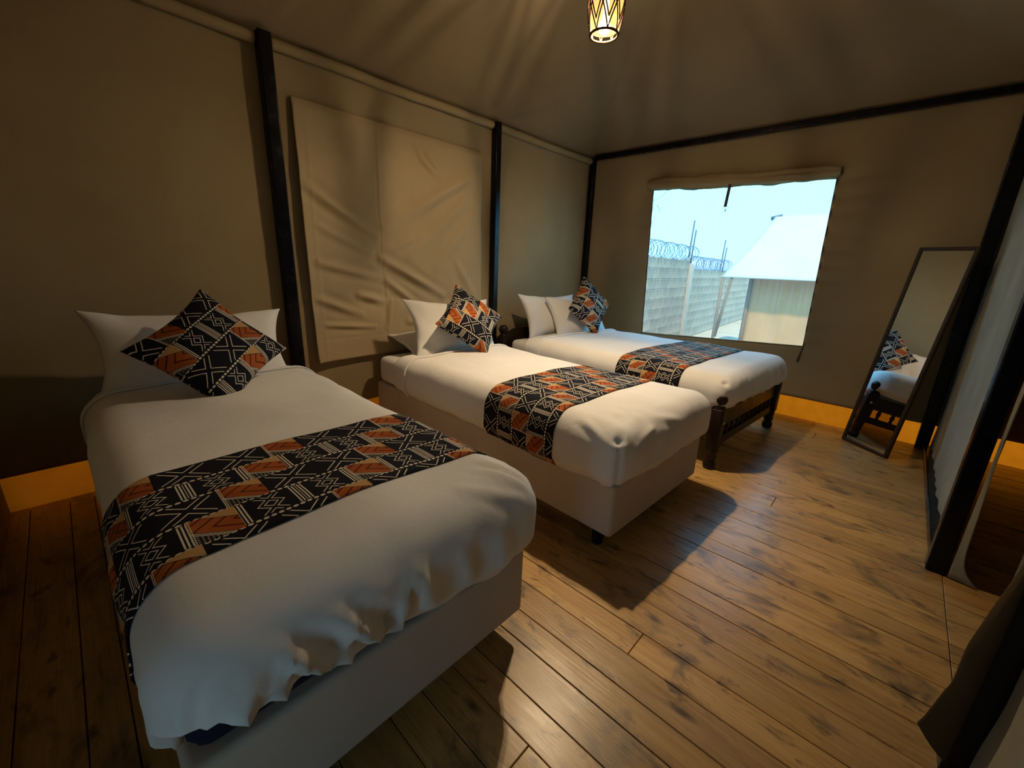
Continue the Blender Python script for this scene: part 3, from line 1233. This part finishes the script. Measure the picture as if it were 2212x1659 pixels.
def pillow(loc, a, b, hw, hh, T, seed, label, name='pillow', wr=1.0):
    v, f, uv = pillowvf(hw, hh, T, seed, .15, 34, wr * 1.5)
    o = obj(name, mesh(name, v, f), pillow_m)
    weld(o)
    o.matrix_world = frame_m(loc, a, b)
    # stitched seam round the edge
    return tag(o, label, 'pillow')


pillow((.345, .435, .765), (.05, .998, -.02), (-.50, .04, .86), .425, .235, .085, 1, 'white pillow propped on the nearest bed behind a printed cushion', wr=1.3)
pillow((.215, 2.06, .635), (.03, 1, 0), (-.93, 0, .25), .37, .20, .055, 5, 'white pillow lying flat in shade at the head of the middle bed')
pillow((.40, 2.06, .765), (.06, .997, -.03), (-.40, .06, .915), .40, .235, .075, 7, 'upright cream-lit pillow on the middle bed with a pointed left ear', wr=1.3)
pillow((.315, 3.42, .770), (.10, .99, -.02), (-.42, .05, .90), .41, .235, .075, 9, 'rear white pillow standing at the head of the wooden bed', wr=1.2)
pillow((.485, 3.63, .757), (.12, .99, -.02), (-.48, .05, .87), .40, .225, .080, 11, 'front white pillow leaning on another pillow on the wooden bed')


def cushion(loc, a, b, half, T, seed, label, rot, uvo):
    v, f, uv = pillowvf(half * 1.03, half * 1.03, T * 1.2, seed, .125, 34, 1.2, uvo, .46)
    cs, sn = math.cos(rot), math.sin(rot)
    uv = [(1 + (p[0] - 1) * cs - (p[1] - 1) * sn, 1 + (p[0] - 1) * sn + (p[1] - 1) * cs) for p in uv]
    o = obj('cushion', mesh('cushion', v, f, uv), print_m)
    weld(o)
    A, B = Vector(a).normalized(), Vector(b).normalized()
    # the square stands on a corner: edges run along the diagonals of (a, b)
    o.matrix_world = frame_m(loc, A + B, B - A)
    return tag(o, label, 'cushion')


cushion((.650, .438, .825), (-.059, .993, -.10), (-.57, .049, .82), .222, .075, 3, 'large printed cushion on point in shadow on the nearest bed', PI / 2, (.03, .10))
cushion((.585, 2.069, .845), (.065, .998, .018), (-.611, .025, .791), .215, .075, 6, 'printed cushion standing on point on the middle bed', 0.0, (.06, .02))
cushion((.640, 3.60, .885), (.123, .992, .029), (-.338, .014, .941), .213, .070, 8, 'printed cushion tilted on point on the wooden bed by the window', PI / 2, (.00, .2))

# ------------------------------------------------------------------ mirror leaning in the corner
BL, BR, LN = Vector((2.793, 4.111, .0)), Vector((3.079, 3.893, .0)), Vector((.164, .113, 1.474))
wv = (BR - BL)
MW, MH = wv.length, LN.length
wv.normalize()
lv = LN.normalized()
nv_ = wv.cross(lv).normalized()       # faces the room
mir = empty('floor_mirror')
mir.matrix_world = Matrix(((wv.x, lv.x, nv_.x, BL.x), (wv.y, lv.y, nv_.y, BL.y), (wv.z, lv.z, nv_.z, BL.z + .004), (0, 0, 0, 1)))
tag(mir, 'tall narrow framed mirror leaning in the corner right of the window', 'mirror')
fw = .024
for nm, q in (('frame_side', (0, fw, 0, MH)), ('frame_side', (MW - fw, MW, 0, MH)), ('frame_bottom', (fw, MW - fw, 0, fw)), ('frame_top', (fw, MW - fw, MH - fw, MH))):
    obj(nm, mesh(nm, *boxvf(q[0], q[1], q[2], q[3], -.022, .004, .005, 2)), frame_wood, mir)
obj('glass', mesh('glass', *boxvf(fw - .004, MW - fw + .004, fw - .004, MH - fw + .004, -.010, -.006), smooth=False), mirror_m, mir)
obj('backing', mesh('backing', *boxvf(fw - .006, MW - fw + .006, fw - .006, MH - fw + .006, -.020, -.0115), smooth=False), frame_wood, mir)

# ------------------------------------------------------------------ pendant lamp
LP = Vector((1.490, 2.180, 2.425))
lamp = empty('pendant_lamp', LP)
tag(lamp, 'glowing woven rattan pendant lamp hanging under the tent roof', 'lamp')
rattan = mat_fabric('rattan', (.045, .020, .009), (.065, .030, .013), 30, .6, .2, 90, 40)
SH = .30


def rs(z):
    t = z / SH
    return .072 + .020 * math.sin(PI * min(1, t * 1.15)) - .030 * max(0, t - .75) / .25


for z in (0.0, SH * .98):
    obj('shade_ring', mesh('shade_ring', *tubevf([(rs(z) * math.cos(2 * PI * k / 40), rs(z) * math.sin(2 * PI * k / 40), z) for k in range(40)], .0060, 8, True)), rattan, lamp)
ns = 8
for k in range(ns):
    for sgn in (1, -1):
        for lev, (z0, z1, sw) in enumerate(((.0, .105, .5), (.045, .15, .5), (.10, .20, .5), (.145, .245, .5), (.20, .294, .5))):
            ph = 2 * PI * (k + (.5 if lev in (2, 3) else 0)) / ns
            pts = []
            for i in range(11):
                t = i / 10
                z = z0 + (z1 - z0) * t
                a = ph + sgn * t * sw * 2 * PI / ns * 1
                pts.append((rs(z) * math.cos(a), rs(z) * math.sin(a), z))
            obj('rattan_strip', mesh('rattan_strip', *tubevf(pts, .0036, 5)), rattan, lamp)
lm = M('paper_liner', (.06, .036, .018), .9, spec=.05)
tl = lm.n('ShaderNodeBsdfTranslucent')
tl.inputs[0].default_value = (.030, .018, .008, 1)
mx = lm.n('ShaderNodeMixShader')
mx.inputs[0].default_value = .55
lm.l(lm.b.outputs[0], mx.inputs[1])
lm.l(tl.outputs[0], mx.inputs[2])
tp = lm.n('ShaderNodeBsdfTransparent')
mx2 = lm.n('ShaderNodeMixShader')
mx2.inputs[0].default_value = .19
lm.l(mx.outputs[0], mx2.inputs[1])
lm.l(tp.outputs[0], mx2.inputs[2])
lm.l(mx2.outputs[0], lm.out.inputs[0])
li = obj('liner', mesh('liner', *gridvf(40, 12, lambda a, b: ((rs(.022 + b * .27) - .007) * math.cos(2 * PI * a), (rs(.022 + b * .27) - .007) * math.sin(2 * PI * a), .022 + b * .27))), lm.m, lamp)
li['label'] = 'glowing cream liner inside the lattice'
bulb_m = bpy.data.materials.new('bulb_glow')
bulb_m.use_nodes = True
bn = bulb_m.node_tree
bn.nodes.clear()
em = bn.nodes.new('ShaderNodeEmission')
em.inputs[0].default_value = (1.0, .72, .36, 1)
em.inputs[1].default_value = 14
bo = bn.nodes.new('ShaderNodeOutputMaterial')
bn.links.new(em.outputs[0], bo.inputs[0])
obj('bulb', mesh('bulb', *lathevf([(.002, .000), (.016, .005), (.027, .020), (.030, .037), (.026, .057), (.016, .082), (.013, .150)], 20)), bulb_m, lamp)
obj('socket', mesh('socket', *lathevf([(.016, .150), (.019, .155), (.019, .205), (.010, .215)], 16)), plastic, lamp)
obj('cord', mesh('cord', *tubevf([(0, 0, .21), (0.001, 0, .5), (0, 0, roofz(LP.x, LP.y) - LP.z - .01)], .003, 6)), plastic, lamp)
pl = bpy.data.lights.new('lamp_light', 'POINT')
pl.energy = LAMP_W
pl.color = LAMP_COL
pl.shadow_soft_size = .034
plo = bpy.data.objects.new('lamp_light', pl)
C.objects.link(plo)
plo.parent = lamp
plo.location = (0, 0, .046)

# ------------------------------------------------------------------ outside
GZ = -.80
ground = struct(obj('ground', mesh('ground', *gridvf(60, 60, lambda a, b: (-60 + 120 * a, -40 + 160 * b, GZ + .05 * nz((a * 40, b * 40, 0))))), ground_m), 'dry sandy ground outside the tent')
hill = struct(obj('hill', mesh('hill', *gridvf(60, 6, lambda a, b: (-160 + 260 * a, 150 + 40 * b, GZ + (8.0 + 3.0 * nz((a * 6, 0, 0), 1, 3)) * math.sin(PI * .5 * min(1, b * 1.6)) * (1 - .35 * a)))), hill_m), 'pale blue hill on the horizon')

# block wall, two stepped lengths with a pillar between
wdir = Vector((-.066, .998, 0)).normalized()
wn = Vector((wdir.y, -wdir.x, 0))
W0 = Vector((-1.78, 9.0, 0))
bw = empty('block_wall', (W0.x, W0.y, GZ))
tag(bw, 'long concrete block wall outside the window with a pillar', 'wall')
bw.rotation_euler = (0, 0, math.atan2(wdir.y, wdir.x))
BLX, BLZ = .44, .262
bme = {}


def blockme(l):
    k = round(l, 2)
    if k not in bme:
        v, f = boxvf(.006, k - .006, -.09, .09, .006, BLZ - .006, .007, 1)
        bme[k] = mesh('block', v, f, smooth=False)
    return bme[k]


def wall_run(x0, x1, top):
    n = int(math.ceil((top - GZ) / BLZ))
    for j in range(n):
        z = top - GZ - (j + 1) * BLZ
        x = x0 - (BLX / 2 if j % 2 else 0)
        while x < x1 - .01:
            a, b = max(x, x0), min(x + BLX, x1)
            if b - a > .05:
                o = obj('block', blockme(b - a), block_m, bw, (a, random.uniform(-.004, .004), z))
            x += BLX
    v, f = boxvf(x0, x1, -.078, .078, -.3, top - GZ - .006)
    obj('mortar_core', mesh('mortar_core', v, f, smooth=False), mortar_m, bw)


SX = 3.95
v, f = boxvf(-12.5, 0.0, -.085, .085, -.3, 1.585 - GZ, .01, 1)      # unseen stretch added to shade the head wall skirt
obj('wall_run', mesh('wall_run', v, f, smooth=False), mortar_m, bw)
wall_run(0.0, SX - .12, 1.585)
wall_run(SX + .12, SX + 10.4, 1.335)
v, f = join([boxvf(SX - .13, SX + .13, -.16, .12, -.3, 1.50 - GZ, .015, 2), boxvf(SX - .08, SX + .06, -.08, .08, 1.49 - GZ, 1.66 - GZ, .02, 2)])
obj('pillar', mesh('pillar', v, f), mortar_m, bw)


def wpt(x, y, z):
    return W0 + wdir * x + Vector((-wdir.y, wdir.x, 0)) * y + Vector((0, 0, z))


def stake(x, z0, z1, label):
    o = empty('fence_stake', wpt(x, 0, z0))
    tag(o, label, 'stake')
    base = wpt(x, 0, z0)
    for dy, h in ((.0, z1), (-.09, z1 - .26)):
        d = wpt(x + dy * .3, dy, z0) - base
        v, f = tubevf([d, d + Vector((.02, .02, h - z0))], .022, 6)
        obj('iron_bar', mesh('iron_bar', v, f), iron, o)


stake(SX - .05, 1.50, 2.70, 'pair of thin iron stakes on the block wall pillar')
stake(SX + 3.75, 1.30, 2.42, 'pair of thin iron stakes by the neighbouring tent roof edge')


def coil(x0, x1, zc, R, turns, label, seed):
    o = empty('razor_wire', wpt((x0 + x1) / 2, 0, zc))
    tag(o, label, 'razor wire')
    base = Vector(o.location)
    for ph in (0, PI):
        pts = []
        n = turns * 22
        for i in range(n + 1):
            t = i / n
            a = 2 * PI * turns * t + ph
            x = x0 + (x1 - x0) * t + .06 * math.sin(a * .5 + seed) + .05 * nz((t * 14, seed, ph))
            rr = R * (1 + .10 * nz((t * 9, seed, 2)))
            pts.append(wpt(x, rr * math.cos(a), zc + rr * math.sin(a)) - base)
        parts = [tubevf(pts, .0095, 4)]
        for i in range(0, n, 2):
            p = pts[i]
            t = (pts[min(i + 1, n)] - p).normalized()
            b = t.orthogonal().normalized() * .028
            w = t * .012
            parts.append(([p - b, p + w, p + b, p - w], [(0, 1, 2, 3)]))
        obj('wire_strand', mesh('wire_strand', *join(parts)), galv, o)


coil(.2, SX + .35, 1.585 + .20, .205, 9, 'razor wire coil on the taller stretch of block wall', 1.0)
coil(SX + .2, SX + 4.6, 1.335 + .20, .20, 11, 'razor wire coil on the lower stretch of block wall', 4.0)

# neighbouring tent
YE = 9.4
TX0, TX1 = .04, 6.5
ZE, RD, ZR = 1.185, 2.2, 2.58
tent = empty('safari_tent', (2.0, YE + 2, GZ))
tag(tent, 'neighbouring cream tent with a white pitched roof outside the window', 'tent')
tb = Vector(tent.location)


def part(name, vf, mat, sm=True, th=0, par=None):
    v, f = vf
    o = obj(name, mesh(name, [Vector(q) - tb for q in v], f, smooth=sm), mat, par or tent)
    if th:
        solid(o, th)
    return o


def slope(front):
    def fn(a, b):
        x0 = TX0 + .30 * b
        x = x0 + (TX1 - .30 * b - x0) * a
        y = YE + RD * b if front else YE + 2 * RD - RD * b
        z = ZE + (ZR - ZE) * b - .05 * math.sin(PI * b) + .012 * nz((x, b * 3, 0), 1.5, 2)
        return (x, y, z)
    return fn


part('roof_slope', gridvf(60, 16, slope(True)), tent_white, th=.01)
part('roof_slope', gridvf(60, 16, slope(False)), tent_white, th=.01)
part('roof_gable', ([(TX0 + .36, YE + .06, ZE + .01), (TX0 + .36, YE + 2 * RD - .06, ZE + .01), (TX0 + .40, YE + RD, ZR - .05)], [(0, 1, 2)]), tent_white, False, .01)
part('ridge_pole_end', tubevf([(TX0 + .20, YE + RD, ZR - .06), (TX0 + .42, YE + RD, ZR - .015)], .045, 8), iron)
TW0 = .53
part('front_wall', gridvf(60, 24, lambda a, b: (TW0 + (TX1 - .4 - TW0) * a, YE + .42 + .02 * nz((a * 12, b * 3, 0), 1.5, 4) + .01 * math.sin(a * 90) * (1 - b), GZ + b * (1.36 - GZ))), tent_tan, th=.01)
part('side_wall', gridvf(20, 16, lambda a, b: (TW0 + .01 * nz((a * 6, b * 3, 0)), YE + .42 + (2 * RD - .84) * a, GZ + b * (1.36 - GZ))), tent_tan, th=.01)
part('corner_post', tubevf([(TW0 - .02, YE + .40, GZ), (TW0 - .02, YE + .40, 1.3)], .035, 8), post_tan)
part('eave_pole', tubevf([(TX0 + .03, YE + .02, GZ), (TX0 + .03, YE + .02, ZE)], .032, 8), post_tan)
part('brace_pole', tubevf([(TX0 + .06, YE + .02, -.05), (TX0 + .20, YE + .03, ZE)], .030, 8), post_tan)
part('eave_rope', tubevf([(TX0, YE, ZE), (TX1, YE, ZE)], .012, 6), tent_white)

# pale mound of stone beside the tent
st_ = gridvf(20, 10, lambda a, b: ((.0 + .45 * (1 - b ** 2) * math.cos(2 * PI * a)), .4 * (1 - b ** 2) * math.sin(2 * PI * a), .24 * math.sin(PI * .5 * b) + .03 * nz((a * 4, b * 3, 0), 1, 2)))
o = obj('boulder', mesh('boulder', *st_), mortar_m, None, (-.62, 13.4, GZ))
tag(o, 'pale rounded stone on the ground beside the neighbouring tent', 'stone')

# bare thorn tree whose twigs reach into the window corner
tr = empty('bare_tree', (-3.4, 8.6, GZ))
tag(tr, 'bare thorn tree with thin twigs at the window top left corner', 'tree')
tbase = Vector(tr.location)


def twig(name, pts, r):
    v, f = tubevf([Vector(p) - tbase for p in pts], r, 6)
    obj(name, mesh(name, v, f), bark, tr)


twig('trunk', [(-3.4, 8.6, GZ), (-3.35, 8.6, 1.0), (-3.2, 8.7, 2.6), (-3.0, 8.8, 3.6)], lambda t: .09 * (1 - .7 * t))
twig('branch', [(-3.25, 8.65, 2.2), (-2.6, 8.8, 2.5), (-2.0, 8.9, 2.6), (-1.6, 9, 2.62), (-1.38, 9, 2.72), (-1.28, 9, 2.76), (-1.18, 9, 2.86)], lambda t: .03 * max(0, .55 - t) + .004)
twig('branch', [(-2.0, 8.9, 2.6), (-1.5, 9.0, 2.64), (-1.36, 9.0, 2.60), (-1.24, 9.0, 2.48)], lambda t: .003)
twig('branch', [(-1.36, 9.0, 2.60), (-1.30, 9.0, 2.50), (-1.27, 9.0, 2.44)], lambda t: .004)
